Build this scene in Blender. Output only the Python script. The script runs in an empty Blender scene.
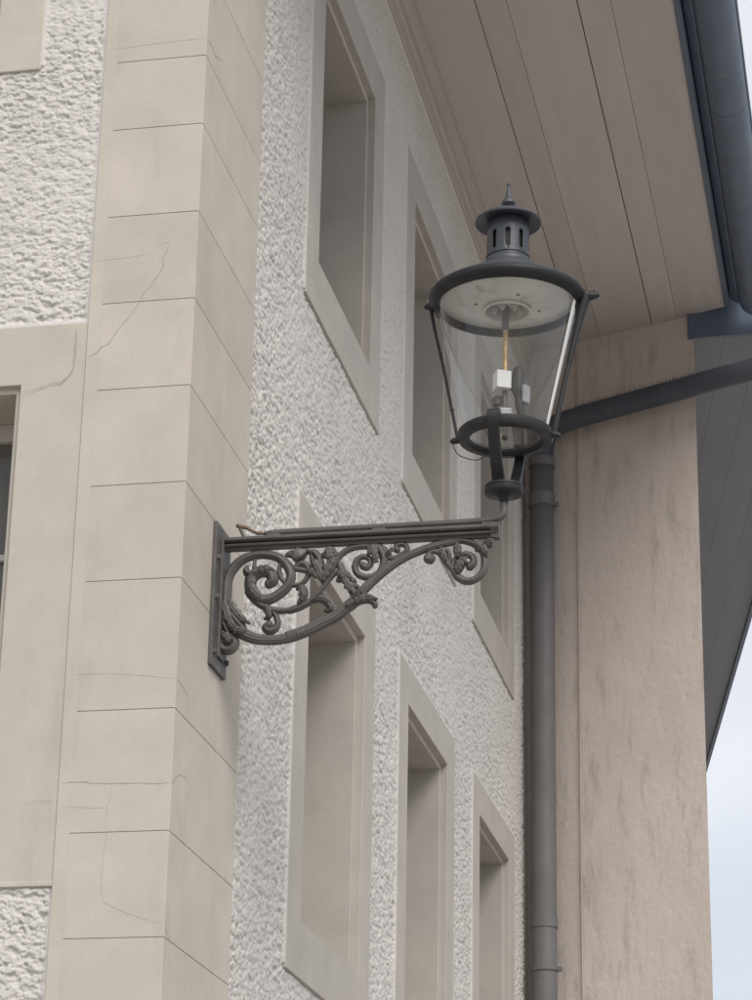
import bpy, bmesh, math, random
import numpy as np
from mathutils import Vector, Matrix

random.seed(7)
SC = bpy.context.scene
COL = SC.collection

# ------------------------------------------------------------------ camera
def look_matrix(yaw, pitch, roll):
    f = Vector((math.sin(yaw)*math.cos(pitch), math.cos(yaw)*math.cos(pitch), math.sin(pitch)))
    rt = Vector((math.cos(yaw), -math.sin(yaw), 0)); up = rt.cross(f)
    r2 = rt*math.cos(roll) + up*math.sin(roll)
    u2 = up*math.cos(roll) - rt*math.sin(roll)
    return Matrix(((r2.x, u2.x, -f.x), (r2.y, u2.y, -f.y), (r2.z, u2.z, -f.z)))
cam_d = bpy.data.cameras.new('camera'); cam = bpy.data.objects.new('camera', cam_d); COL.objects.link(cam)
cam.matrix_world = Matrix.Translation((2.036, -7.004, 1.6)) @ look_matrix(math.radians(-11.660), math.radians(21.167), math.radians(1.1045)).to_4x4()
cam_d.sensor_fit = 'HORIZONTAL'; cam_d.sensor_width = 36; cam_d.lens = 36*2575.0/752
cam_d.clip_start = 0.1; cam_d.clip_end = 2000
SC.camera = cam

# ------------------------------------------------------------------ sky, sun, exposure
SUN_TO = Vector((0.46, -0.66, 0.78)).normalized()          # towards the sun
elev = math.asin(SUN_TO.z); azim = math.atan2(SUN_TO.x, SUN_TO.y)
W = bpy.data.worlds.new('World'); SC.world = W; W.use_nodes = True
nt = W.node_tree; nt.nodes.clear()
def wn(t): return nt.nodes.new(t)
out = wn('ShaderNodeOutputWorld'); bg = wn('ShaderNodeBackground'); sky = wn('ShaderNodeTexSky')
sky.sky_type = 'NISHITA'; sky.sun_disc = False; sky.sun_elevation = elev; sky.sun_rotation = azim
sky.air_density = 1.0; sky.dust_density = 2.0; sky.ozone_density = 1.0; sky.altitude = 400
tc = wn('ShaderNodeTexCoord'); mp = wn('ShaderNodeMapping'); mp.inputs['Scale'].default_value = (1, 1, 2.5)
nz = wn('ShaderNodeTexNoise'); nz.inputs['Scale'].default_value = 2.2; nz.inputs['Detail'].default_value = 6
rp = wn('ShaderNodeMapRange'); rp.inputs['From Min'].default_value = 0.3; rp.inputs['From Max'].default_value = 0.65
rp.inputs['To Min'].default_value = 0.30; rp.inputs['To Max'].default_value = 0.88
mx = wn('ShaderNodeMix'); mx.data_type = 'RGBA'
nt.links.new(tc.outputs['Generated'], mp.inputs['Vector']); nt.links.new(mp.outputs['Vector'], nz.inputs['Vector'])
nt.links.new(nz.outputs['Fac'], rp.inputs['Value']); nt.links.new(rp.outputs['Result'], mx.inputs['Factor'])
nt.links.new(sky.outputs['Color'], mx.inputs['A']); mx.inputs['B'].default_value = (8.7, 8.9, 9.3, 1)   # thin bright cloud cover
nt.links.new(mx.outputs['Result'], bg.inputs['Color']); bg.inputs['Strength'].default_value = 0.085
nt.links.new(bg.outputs['Background'], out.inputs['Surface'])
sun_d = bpy.data.lights.new('sun', 'SUN'); sun = bpy.data.objects.new('sun', sun_d); COL.objects.link(sun)
sun_d.energy = 2.2; sun_d.angle = math.radians(35); sun_d.color = (1.0, 0.945, 0.865)
sun.rotation_euler = SUN_TO.to_track_quat('Z', 'Y').to_euler(); sun.location = SUN_TO*30
SC.view_settings.view_transform = 'Standard'; SC.view_settings.look = 'None'
SC.view_settings.gamma = 1.0; SC.view_settings.use_curve_mapping = False
SC.view_settings.exposure = 0.35
SC.cycles.use_denoising = True
SC.cycles.max_bounces = 10; SC.cycles.diffuse_bounces = 5; SC.cycles.transparent_max_bounces = 16
SC.render.filter_size = 1.9

# ------------------------------------------------------------------ materials
def new_mat(name):
    m = bpy.data.materials.new(name); m.use_nodes = True
    t = m.node_tree; t.nodes.clear()
    o = t.nodes.new('ShaderNodeOutputMaterial'); b = t.nodes.new('ShaderNodeBsdfPrincipled')
    t.links.new(b.outputs['BSDF'], o.inputs['Surface'])
    return m, t, b
def mat(name, c1, c2=None, rough=0.8, scale=3.0, detail=8, metal=0.0, bump=0.0, bscale=200.0, bdist=0.002, spots=None, stretch=(1, 1, 1), rough2=None, spec=0.5, tone=0.0):
    m, t, b = new_mat(name); N = t.nodes; Lk = t.links
    b.inputs['Roughness'].default_value = rough; b.inputs['Metallic'].default_value = metal
    b.inputs['Specular IOR Level'].default_value = spec
    tc = N.new('ShaderNodeTexCoord'); mp = N.new('ShaderNodeMapping'); mp.inputs['Scale'].default_value = stretch
    Lk.new(tc.outputs['Object'], mp.inputs['Vector'])
    col = None
    if c2 is None: b.inputs['Base Color'].default_value = (*c1, 1)
    else:
        n = N.new('ShaderNodeTexNoise'); n.inputs['Scale'].default_value = scale; n.inputs['Detail'].default_value = detail; n.inputs['Roughness'].default_value = 0.62
        Lk.new(mp.outputs['Vector'], n.inputs['Vector'])
        r = N.new('ShaderNodeMapRange'); r.inputs['From Min'].default_value = 0.32; r.inputs['From Max'].default_value = 0.68
        Lk.new(n.outputs['Fac'], r.inputs['Value'])
        x = N.new('ShaderNodeMix'); x.data_type = 'RGBA'; x.inputs['A'].default_value = (*c1, 1); x.inputs['B'].default_value = (*c2, 1)
        Lk.new(r.outputs['Result'], x.inputs['Factor']); col = x.outputs['Result']
        if rough2 is not None:
            rr = N.new('ShaderNodeMapRange'); rr.inputs['To Min'].default_value = rough; rr.inputs['To Max'].default_value = rough2
            Lk.new(r.outputs['Result'], rr.inputs['Value']); Lk.new(rr.outputs['Result'], b.inputs['Roughness'])
        if spots:
            sc_, sstr, lo, hi, c3, amt = spots
            mp2 = N.new('ShaderNodeMapping'); mp2.inputs['Scale'].default_value = sstr; Lk.new(tc.outputs['Object'], mp2.inputs['Vector'])
            n2 = N.new('ShaderNodeTexNoise'); n2.inputs['Scale'].default_value = sc_; n2.inputs['Detail'].default_value = 9; n2.inputs['Roughness'].default_value = 0.68
            Lk.new(mp2.outputs['Vector'], n2.inputs['Vector'])
            r2 = N.new('ShaderNodeMapRange'); r2.inputs['From Min'].default_value = lo; r2.inputs['From Max'].default_value = hi; r2.inputs['To Max'].default_value = amt
            Lk.new(n2.outputs['Fac'], r2.inputs['Value'])
            x2 = N.new('ShaderNodeMix'); x2.data_type = 'RGBA'; x2.inputs['B'].default_value = (*c3, 1)
            Lk.new(r2.outputs['Result'], x2.inputs['Factor']); Lk.new(col, x2.inputs['A']); col = x2.outputs['Result']
        if tone:
            oi = N.new('ShaderNodeObjectInfo'); hv = N.new('ShaderNodeHueSaturation'); tr_ = N.new('ShaderNodeMapRange')
            tr_.inputs['To Min'].default_value = 1-tone; tr_.inputs['To Max'].default_value = 1+tone
            Lk.new(oi.outputs['Random'], tr_.inputs['Value']); Lk.new(tr_.outputs['Result'], hv.inputs['Value']); Lk.new(col, hv.inputs['Color']); col = hv.outputs['Color']
        Lk.new(col, b.inputs['Base Color'])
    if bump:
        nb = N.new('ShaderNodeTexNoise'); nb.inputs['Scale'].default_value = bscale; nb.inputs['Detail'].default_value = 5; nb.inputs['Roughness'].default_value = 0.6
        Lk.new(mp.outputs['Vector'], nb.inputs['Vector'])
        bp = N.new('ShaderNodeBump'); bp.inputs['Strength'].default_value = bump; bp.inputs['Distance'].default_value = bdist
        Lk.new(nb.outputs['Fac'], bp.inputs['Height']); Lk.new(bp.outputs['Normal'], b.inputs['Normal'])
    return m
M = {}
M['roughcast'] = mat('roughcast', (0.61, 0.588, 0.56), (0.55, 0.53, 0.503), 0.92, 1.6, 8, bump=0.7, bscale=330, bdist=0.0025, spots=(2.2, (1, 1, .35), .55, .75, (0.40, 0.38, 0.36), .35), spec=.2)
M['stone'] = mat('painted_stone', (0.505, 0.464, 0.408), (0.445, 0.408, 0.36), 0.85, 5.0, 12, bump=0.4, bscale=140, bdist=0.002, spots=(4.0, (1, 1, .28), .54, .74, (0.34, 0.31, 0.28), .5), spec=.25, tone=.03)
M['surround'] = mat('window_stone', (0.465, 0.432, 0.40), (0.405, 0.378, 0.35), 0.85, 4.5, 12, bump=0.4, bscale=140, bdist=0.002, spots=(3.5, (1, 1, .4), .56, .75, (0.33, 0.30, 0.27), .4), spec=.25)
M['crack'] = mat('crack_dirt', (0.27, 0.245, 0.22), (0.38, 0.345, 0.31), 0.95, 30)
M['crack_faint'] = mat('crack_faint', (0.35, 0.32, 0.28), (0.43, 0.395, 0.345), 0.95, 30)
M['joint'] = mat('joint_dirt', (0.36, 0.33, 0.295), (0.30, 0.275, 0.245), 0.95, 6)
M['iron'] = mat('painted_iron', (0.105, 0.099, 0.094), (0.070, 0.066, 0.063), 0.50, 14, 8, bump=0.35, bscale=220, bdist=0.001, spots=(22, (1, 1, 1), .60, .74, (0.16, 0.145, 0.13), .6), rough2=0.7)
M['black_iron'] = mat('black_iron', (0.024, 0.025, 0.028), (0.016, 0.016, 0.018), 0.45, 16, 8, bump=0.2, bscale=200, bdist=0.001, spots=(20, (1, 1, 1), .62, .75, (0.06, 0.057, 0.055), .5), rough2=0.62, spec=.35)
M['blue_metal'] = mat('blue_grey_metal', (0.062, 0.068, 0.084), (0.044, 0.049, 0.060), 0.36, 9, 8, bump=0.12, bscale=120, bdist=0.001, spots=(12, (1, 1, .5), .60, .75, (0.12, 0.12, 0.125), .5), rough2=0.55)
M['rust_rod'] = mat('rusty_rod', (0.20, 0.14, 0.095), (0.13, 0.10, 0.08), 0.7, 40)
M['brass'] = mat('brass', (0.62, 0.42, 0.20), (0.42, 0.27, 0.13), 0.35, 30, metal=0.9, rough2=.5)
M['enamel'] = mat('white_enamel', (0.58, 0.565, 0.535), (0.49, 0.475, 0.445), 0.3, 8, spots=(16, (1, 1, 1), .57, .68, (0.30, 0.19, 0.12), .85))
M['plastic'] = mat('pale_plastic', (0.74, 0.74, 0.72), (0.66, 0.66, 0.64), 0.5, 20)
M['grey_plate'] = mat('grey_plate', (0.34, 0.35, 0.37), (0.24, 0.25, 0.27), 0.35, 30)
M['mantle'] = mat('mantle', (0.42, 0.40, 0.37), (0.30, 0.28, 0.26), 0.9, 60)
M['board'] = mat('eaves_board', (0.53, 0.487, 0.465), (0.48, 0.44, 0.42), 0.7, 2.2, 8, bump=0.2, bscale=60, bdist=0.001, stretch=(6, .6, 6), spots=(4.5, (2, .5, 2), .60, .75, (0.36, 0.32, 0.30), .5), tone=.05)
M['frieze'] = mat('frieze_wood', (0.46, 0.405, 0.385), (0.41, 0.36, 0.34), 0.7, 2.5, 8, stretch=(6, .6, 6))
M['stained'] = mat('stained_render', (0.64, 0.572, 0.526), (0.55, 0.49, 0.45), 0.92, 1.3, 10, bump=0.6, bscale=100, bdist=0.004, stretch=(1, 1, .6), spots=(11.0, (1, 1, .22), .53, .70, (0.34, 0.305, 0.28), .6), spec=.2)
M['gutter'] = mat('gutter_metal', (0.112, 0.145, 0.205), (0.092, 0.120, 0.172), 0.45, 5, 8, bump=0.1, bscale=60, bdist=0.001, spots=(6, (1, .6, 1), .58, .75, (0.22, 0.24, 0.27), .5), rough2=0.5)  # blue of the sky glare is mixed into the base colour
M['pipe'] = mat('pipe_paint', (0.150, 0.148, 0.150), (0.125, 0.123, 0.126), 0.5, 5, 8, spots=(9, (1, 1, .3), .60, .75, (0.14, 0.135, 0.13), .5), rough2=.65)
M['dark_board'] = mat('dark_eaves', (0.215, 0.225, 0.255), (0.19, 0.20, 0.228), 0.7, 2, 7, stretch=(4, .5, 4))
M['timber'] = mat('window_timber', (0.50, 0.475, 0.43), (0.44, 0.415, 0.375), 0.5, 5)
M['tile'] = mat('roof_tile', (0.20, 0.09, 0.055), (0.13, 0.065, 0.045), 0.85, 6, bump=0.4, bscale=20, bdist=0.01)
M['asphalt'] = mat('street_paving', (0.38, 0.355, 0.325), (0.31, 0.29, 0.265), 0.9, 1.2, 9, bump=0.4, bscale=90, bdist=0.004)
M['arm_pipe'] = mat('arm_pipe_glare', (0.070, 0.080, 0.102), (0.056, 0.064, 0.083), 0.45, 5, 8, spots=(9, (1, 1, .3), .60, .75, (0.15, 0.155, 0.165), .5), rough2=.6)  # bluer than the downpipe: glare is put into this colour
M['spike'] = mat('spike_steel', (0.10, 0.10, 0.11), (0.07, 0.07, 0.08), 0.5, 20)
M['cable'] = mat('painted_cable', (0.46, 0.40, 0.35), (0.40, 0.34, 0.30), 0.7, 8)

def glass_mat(name, tint, film, rough=0.02, dirt=0.05):
    """thin pane: clear by transmission, mirror by Fresnel, a little dust"""
    m = bpy.data.materials.new(name); m.use_nodes = True; t = m.node_tree; N = t.nodes; Lk = t.links; N.clear()
    o = N.new('ShaderNodeOutputMaterial'); tr = N.new('ShaderNodeBsdfTransparent'); tr.inputs['Color'].default_value = (*tint, 1)
    gl = N.new('ShaderNodeBsdfGlossy'); gl.inputs['Roughness'].default_value = rough
    lw = N.new('ShaderNodeLayerWeight'); lw.inputs['Blend'].default_value = .5
    pw = N.new('ShaderNodeMath'); pw.operation = 'POWER'; pw.inputs[1].default_value = 4.2; Lk.new(lw.outputs['Facing'], pw.inputs[0])
    fr = N.new('ShaderNodeMapRange'); fr.inputs['To Min'].default_value = film; fr.inputs['To Max'].default_value = .97; Lk.new(pw.outputs[0], fr.inputs['Value'])
    df = N.new('ShaderNodeBsdfDiffuse'); df.inputs['Color'].default_value = (0.6, 0.6, 0.58, 1)
    m1 = N.new('ShaderNodeMixShader'); m2 = N.new('ShaderNodeMixShader')
    tc = N.new('ShaderNodeTexCoord'); n = N.new('ShaderNodeTexNoise'); n.inputs['Scale'].default_value = 9; n.inputs['Detail'].default_value = 8
    mp = N.new('ShaderNodeMapping'); mp.inputs['Scale'].default_value = (1, 1, .5)
    Lk.new(tc.outputs['Object'], mp.inputs['Vector']); Lk.new(mp.outputs['Vector'], n.inputs['Vector'])
    r = N.new('ShaderNodeMapRange'); r.inputs['From Min'].default_value = .38; r.inputs['From Max'].default_value = .75; r.inputs['To Min'].default_value = dirt*.4; r.inputs['To Max'].default_value = dirt*2.2
    Lk.new(n.outputs['Fac'], r.inputs['Value'])
    nb = N.new('ShaderNodeTexNoise'); nb.inputs['Scale'].default_value = 7; nb.inputs['Detail'].default_value = 1
    Lk.new(tc.outputs['Object'], nb.inputs['Vector'])
    bp = N.new('ShaderNodeBump'); bp.inputs['Strength'].default_value = .05; bp.inputs['Distance'].default_value = .004
    Lk.new(nb.outputs['Fac'], bp.inputs['Height']); Lk.new(bp.outputs['Normal'], gl.inputs['Normal'])
    Lk.new(r.outputs['Result'], m1.inputs['Fac']); Lk.new(tr.outputs[0], m1.inputs[1]); Lk.new(df.outputs[0], m1.inputs[2])
    Lk.new(fr.outputs[0], m2.inputs['Fac']); Lk.new(m1.outputs[0], m2.inputs[1]); Lk.new(gl.outputs[0], m2.inputs[2])
    Lk.new(m2.outputs[0], o.inputs['Surface'])
    return m
M['lantern_glass'] = glass_mat('lantern_glass', (0.95, 0.96, 0.96), .060, .012, .016)
M['bottom_glass'] = glass_mat('bottom_glass', (0.50, 0.50, 0.50), .08, .03, .10)
M['highlight_white'] = mat('painted_highlight', (0.86, 0.86, 0.86), (0.80, 0.80, 0.80), 0.25, 20)  # near-white colour stands in for the highlight on the lantern glass
M['window_glass'] = mat('window_glass', (0.12, 0.112, 0.098), (0.15, 0.14, 0.122), 0.08, 2, spec=.35)

# ------------------------------------------------------------------ mesh helpers
def link(name, me, m=None, parent=None, smooth=False):
    o = bpy.data.objects.new(name, me); COL.objects.link(o)
    if m is not None: me.materials.append(M[m])
    if smooth: me.shade_smooth()
    if parent is not None: o.parent = parent
    return o
def pydata(name, v, f, m, parent=None, smooth=False):
    me = bpy.data.meshes.new(name); me.from_pydata(v, [], f); me.update()
    return link(name, me, m, parent, smooth)
def empty(name, parent=None):
    o = bpy.data.objects.new(name, None); o.empty_display_size = .1; COL.objects.link(o)
    if parent is not None: o.parent = parent
    return o
def tag(o, label, cat, group=None):
    o['label'] = label; o['category'] = cat
    if group: o['group'] = group
    return o
def bm_obj(name, bm, m, parent=None, smooth=False, bevel=0.0, seg=2):
    if bevel > 0:
        bmesh.ops.bevel(bm, geom=list(bm.edges), offset=bevel, segments=seg, affect='EDGES', profile=.6, clamp_overlap=True)
    bmesh.ops.recalc_face_normals(bm, faces=bm.faces)
    me = bpy.data.meshes.new(name); bm.to_mesh(me); bm.free()
    return link(name, me, m, parent, smooth)
def add_box(bm, x0, x1, y0, y1, z0, z1):
    v = [bm.verts.new(p) for p in ((x0,y0,z0),(x1,y0,z0),(x1,y1,z0),(x0,y1,z0),(x0,y0,z1),(x1,y0,z1),(x1,y1,z1),(x0,y1,z1))]
    for f in ((0,3,2,1),(4,5,6,7),(0,1,5,4),(1,2,6,5),(2,3,7,6),(3,0,4,7)): bm.faces.new([v[i] for i in f])
def box(name, x0, x1, y0, y1, z0, z1, m, parent=None, bevel=0.0, seg=2):
    bm = bmesh.new(); add_box(bm, x0, x1, y0, y1, z0, z1)
    return bm_obj(name, bm, m, parent, False, bevel, seg)
def lathe(name, prof, cx, cy, m, parent=None, seg=64, closed=False):
    v = []; f = []; n = len(prof)
    for r, z in prof:
        for i in range(seg):
            a = 2*math.pi*i/seg; v.append((cx+r*math.cos(a), cy+r*math.sin(a), z))
    rng = range(n) if closed else range(n-1)
    for j in rng:
        k = (j+1) % n
        for i in range(seg):
            i2 = (i+1) % seg; f.append((j*seg+i, j*seg+i2, k*seg+i2, k*seg+i))
    o = pydata(name, v, f, m, parent, True)
    bm = bmesh.new(); bm.from_mesh(o.data); bmesh.ops.remove_doubles(bm, verts=bm.verts, dist=1e-5)
    bmesh.ops.recalc_face_normals(bm, faces=bm.faces); bm.to_mesh(o.data); bm.free(); o.data.shade_smooth()
    o.data.set_sharp_from_angle(angle=math.radians(42))
    return o
def catmull(P, n):
    P = [np.array(p, float) for p in P]; P = [2*P[0]-P[1]] + P + [2*P[-1]-P[-2]]; out = []
    for i in range(1, len(P)-2):
        for j in range(n):
            t = j/n; a, b, c, d = P[i-1], P[i], P[i+1], P[i+2]
            out.append(.5*((2*b)+(-a+c)*t+(2*a-5*b+4*c-d)*t*t+(-a+3*b-3*c+d)*t**3))
    out.append(P[-2]); return np.array(out)
def sweep(name, pts, m, parent=None, seg=12, sub=6, ref=(0, 1, 0), flute=0, famp=0.0, flat=1.0, caps=True):
    """tube along (x,y,z,r) points with rounded ends; flat scales the section along ref"""
    Q = catmull(pts, sub) if sub > 1 else np.array(pts, float)
    C_ = Q[:, :3]; Rr = np.maximum(Q[:, 3], 1e-4)
    T = np.gradient(C_, axis=0); T /= np.linalg.norm(T, axis=1)[:, None]
    rings = []; radii = []; tang = []
    if caps:
        for a in (75, 45, 20):
            rings.append(C_[0]-T[0]*Rr[0]*math.sin(math.radians(a))); radii.append(Rr[0]*math.cos(math.radians(a))); tang.append(T[0])
    for c, r, t in zip(C_, Rr, T): rings.append(c); radii.append(r); tang.append(t)
    if caps:
        for a in (20, 45, 75):
            rings.append(C_[-1]+T[-1]*Rr[-1]*math.sin(math.radians(a))); radii.append(Rr[-1]*math.cos(math.radians(a))); tang.append(T[-1])
    v = []; f = []; ref = np.array(ref, float)
    for c, r, t in zip(rings, radii, tang):
        n1 = ref - t*(ref@t); n1 /= np.linalg.norm(n1); n2 = np.cross(t, n1)
        for i in range(seg):
            a = 2*math.pi*i/seg; rr = r*(1+famp*math.cos(flute*a))
            v.append(tuple(c + rr*(flat*math.cos(a)*n1 + math.sin(a)*n2)))
    k = len(rings)
    for j in range(k-1):
        for i in range(seg):
            i2 = (i+1) % seg; f.append((j*seg+i, j*seg+i2, (j+1)*seg+i2, (j+1)*seg+i))
    f.append(tuple(range(seg-1, -1, -1))); f.append(tuple((k-1)*seg+i for i in range(seg)))
    return pydata(name, v, f, m, parent, True)
def ball(name, c, r, m, parent=None, sc=(1, 1, 1), seg=14):
    bm = bmesh.new(); bmesh.ops.create_uvsphere(bm, u_segments=seg, v_segments=seg//2+2, radius=r)
    for q in bm.verts: q.co = Vector((q.co.x*sc[0]+c[0], q.co.y*sc[1]+c[1], q.co.z*sc[2]+c[2]))
    return bm_obj(name, bm, m, parent, True)
def prism(name, prof, axis, a0, a1, m, parent=None, smooth=False):
    """extrude a closed 2-D profile; axis 'y': profile is (x,z); axis 'x': profile is (y,z)"""
    def P(q, a): return (q[0], a, q[1]) if axis == 'y' else (a, q[0], q[1])
    n = len(prof); v = [P(q, a0) for q in prof] + [P(q, a1) for q in prof]
    f = [(i, (i+1) % n, n+(i+1) % n, n+i) for i in range(n)] + [tuple(range(n-1, -1, -1)), tuple(range(n, 2*n))]
    o = pydata(name, v, f, m, parent, smooth)
    bm = bmesh.new(); bm.from_mesh(o.data); bmesh.ops.recalc_face_normals(bm, faces=bm.faces); bm.to_mesh(o.data); bm.free()
    return o

# thrown-render relief: overlapping tilted flakes on a jittered grid
def vnoise(U, V, sc, seed):
    rng = np.random.RandomState(seed); g = rng.rand(256, 256)*2-1
    x = U/sc; y = V/sc; i = np.floor(x).astype(int); j = np.floor(y).astype(int); a = x-i; b = y-j
    a = a*a*(3-2*a); b = b*b*(3-2*b); G_ = lambda p, q: g[p % 256, q % 256]
    return (G_(i, j)*(1-a)+G_(i+1, j)*a)*(1-b)+(G_(i, j+1)*(1-a)+G_(i+1, j+1)*a)*b
def flakes(U, V, cell, seed, edge=5.0, tilt=.5):
    """stacked plates of thrown plaster: flat tops, steep ragged ledges, lower edges standing out"""
    rng = np.random.RandomState(seed); n = 256
    jx, jy, hh, tx, ty, an, el, rr = (rng.rand(n, n) for _ in range(8))
    iu = np.floor(U/cell).astype(int); iv = np.floor(V/cell).astype(int); H = np.full(U.shape, -9.0)
    for du in (-1, 0, 1):
        for dv in (-1, 0, 1):
            a = (iu+du) % n; b = (iv+dv) % n
            x = U/cell-(iu+du)-jx[a, b]; y = V/cell-(iv+dv)-jy[a, b]
            th = (an[a, b]-.5)*1.8; c_, s_ = np.cos(th), np.sin(th); e = 1.0+.7*el[a, b]
            p = c_*x+s_*y; q = -s_*x+c_*y
            d2 = (p/e)**2+(q*e)**2; r2 = .16+.34*rr[a, b]
            h = hh[a, b]+tilt*((tx[a, b]-.5)*p+(ty[a, b]-.85)*q)-edge*np.maximum(d2-r2, 0)
            H = np.maximum(H, h)
    return H
def relief(U, V):
    wu = .0050*vnoise(U, V, .011, 1)+.0028*vnoise(U, V, .005, 2); wv = .0040*vnoise(U, V, .011, 4)+.0026*vnoise(U, V, .005, 5)
    a = flakes((U+wu)*.72, V+wv, .0205, 3); b = flakes((U+wu)*.8, V+wv, .0112, 9, 4.5)
    g = vnoise(U, V, .006, 7)*.5+vnoise(U, V, .0032, 8)*.5; low = vnoise(U, V, .11, 11)
    m_ = .85+.30*vnoise(U, V, .35, 12)
    h = .50*np.clip(a, -.35, 1)+.34*np.clip(b, -.35, 1)+.07*g+.10*low
    return 1-np.clip(.98-h, -.2, 1.4)*m_
def roughcast_wall(name, u0, u1, v0, v1, du, dv, holes, place, m, parent, base, amp, flat_edges, lip_h=-.0015, flat_v=()):
    """grid over (u, v); holes are (u0,u1,v0,v1); place(u, v, h) gives the 3-D points"""
    nu = int(round((u1-u0)/du)); nv = int(round((v1-v0)/dv))
    u = np.linspace(u0, u1, nu+1); v = np.linspace(v0, v1, nv+1); U, V = np.meshgrid(u, v, indexing='ij')
    rng = np.random.RandomState(5); h = relief(U+.37, V+1.1)
    d = np.full(U.shape, 9.0)
    lip = np.full(U.shape, lip_h)
    for (a, b, c, e) in holes:
        lip[(U > a-.03) & (U < b+.03) & (V < c+.002) & (V > c-.05)] = base+.002
        dx = np.maximum(np.maximum(a-U, U-b), 0); dy = np.maximum(np.maximum(c-V, V-e), 0); d = np.minimum(d, np.hypot(dx, dy))
    for fe in flat_edges: d = np.minimum(d, np.abs(U-fe))
    for fe in flat_v: d = np.minimum(d, np.maximum(fe-V, 0))
    k = np.clip((d-.003)/.018, 0, 1); k = k*k*(3-2*k)
    h = (base+amp*h)*k+lip*(1-k)
    P = place(U, V, h).reshape(-1, 3)
    uc = .5*(u[:-1]+u[1:]); vc = .5*(v[:-1]+v[1:]); UC, VC = np.meshgrid(uc, vc, indexing='ij')
    keep = np.ones(UC.shape, bool)
    for (a, b, c, e) in holes: keep &= ~((UC > a+.006) & (UC < b-.006) & (VC > c+.006) & (VC < e-.006))
    I, J = np.nonzero(keep); w = nv+1
    F = np.stack([I*w+J, (I+1)*w+J, (I+1)*w+J+1, I*w+J+1], 1)
    me = bpy.data.meshes.new(name); me.vertices.add(len(P)); me.vertices.foreach_set('co', P.astype(np.float32).ravel())
    me.loops.add(F.size); me.loops.foreach_set('vertex_index', F.astype(np.int32).ravel())
    me.polygons.add(len(F)); me.polygons.foreach_set('loop_start', (np.arange(len(F))*4).astype(np.int32))
    me.polygons.foreach_set('loop_total', np.full(len(F), 4, np.int32)); me.update(calc_edges=True); me.validate()
    return link(name, me, m, parent, True)

# traced bracket ironwork (x, z, radius in metres) and wall cracks
LEAVES= [(0.0238, 4.2167, -1.309, 0.1147, 0.0467, 0.5, -0.016, 4), (0.041, 4.218, -1.082, 0.1062, 0.0382, 0.7, -0.012, 4), (0.0511, 4.1251, -0.349, 0.0552, 0.034, 0.4, -0.014, 3), (0.1464, 4.219, 2.443, 0.0722, 0.0404, -0.9, -0.014, 4), (0.1156, 4.2382, 1.745, 0.0637, 0.034, -0.9, -0.012, 3), (0.3402, 4.2709, 1.885, 0.0892, 0.0361, 0.45, -0.01, 4), (0.3402, 4.2709, 1.222, 0.0892, 0.034, -0.3, -0.01, 4), (0.338, 4.2732, 2.356, 0.068, 0.0297, 0.5, -0.008, 3), (0.4326, 4.2266, 1.92, 0.0637, 0.0361, 0.5, -0.012, 3), (0.4274, 4.2708, 2.618, 0.0552, 0.0404, -0.6, -0.012, 3), (0.4334, 4.1901, 0.384, 0.085, 0.0319, -0.7, -0.014, 4), (0.4415, 4.205, 0.96, 0.051, 0.0255, -0.5, -0.012, 3), (0.5119, 4.3206, 1.745, 0.0722, 0.0319, 0.6, -0.01, 4), (0.5195, 4.3711, 3.491, 0.0467, 0.0297, 0.6, -0.01, 3), (0.5412, 4.3456, 0.611, 0.0382, 0.0212, 0.4, -0.008, 3), (0.7666, 4.2734, 1.309, 0.0637, 0.034, -0.8, -0.012, 4), (0.7328, 4.3146, 2.007, 0.0552, 0.0234, -0.3, -0.008, 3), (0.7662, 4.326, 1.484, 0.051, 0.0297, 0.2, -0.01, 3), (0.8414, 4.366, -1.047, 0.0467, 0.034, -0.4, -0.014, 3), (0.8498, 4.3611, 0.349, 0.0382, 0.0255, 0.5, -0.012, 3), (0.2622, 4.3814, -1.92, 0.0467, 0.0404, 0.5, -0.01, 3), (0.36, 4.3806, -1.571, 0.0467, 0.0404, 0, -0.01, 3), (0.2737, 4.2081, 1.396, 0.0552, 0.0255, 1.2, -0.01, 3), (0.3141, 4.2083, 0.087, 0.0595, 0.0255, -1.1, -0.01, 3), (0.1644, 4.1943, -1.222, 0.0467, 0.0255, -0.6, -0.01, 3), (0.126, 4.3086, 0.436, 0.0595, 0.0319, -1.2, -0.016, 3), (0.0215, 4.1134, -0.698, 0.051, 0.034, -0.8, -0.012, 3)]
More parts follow.
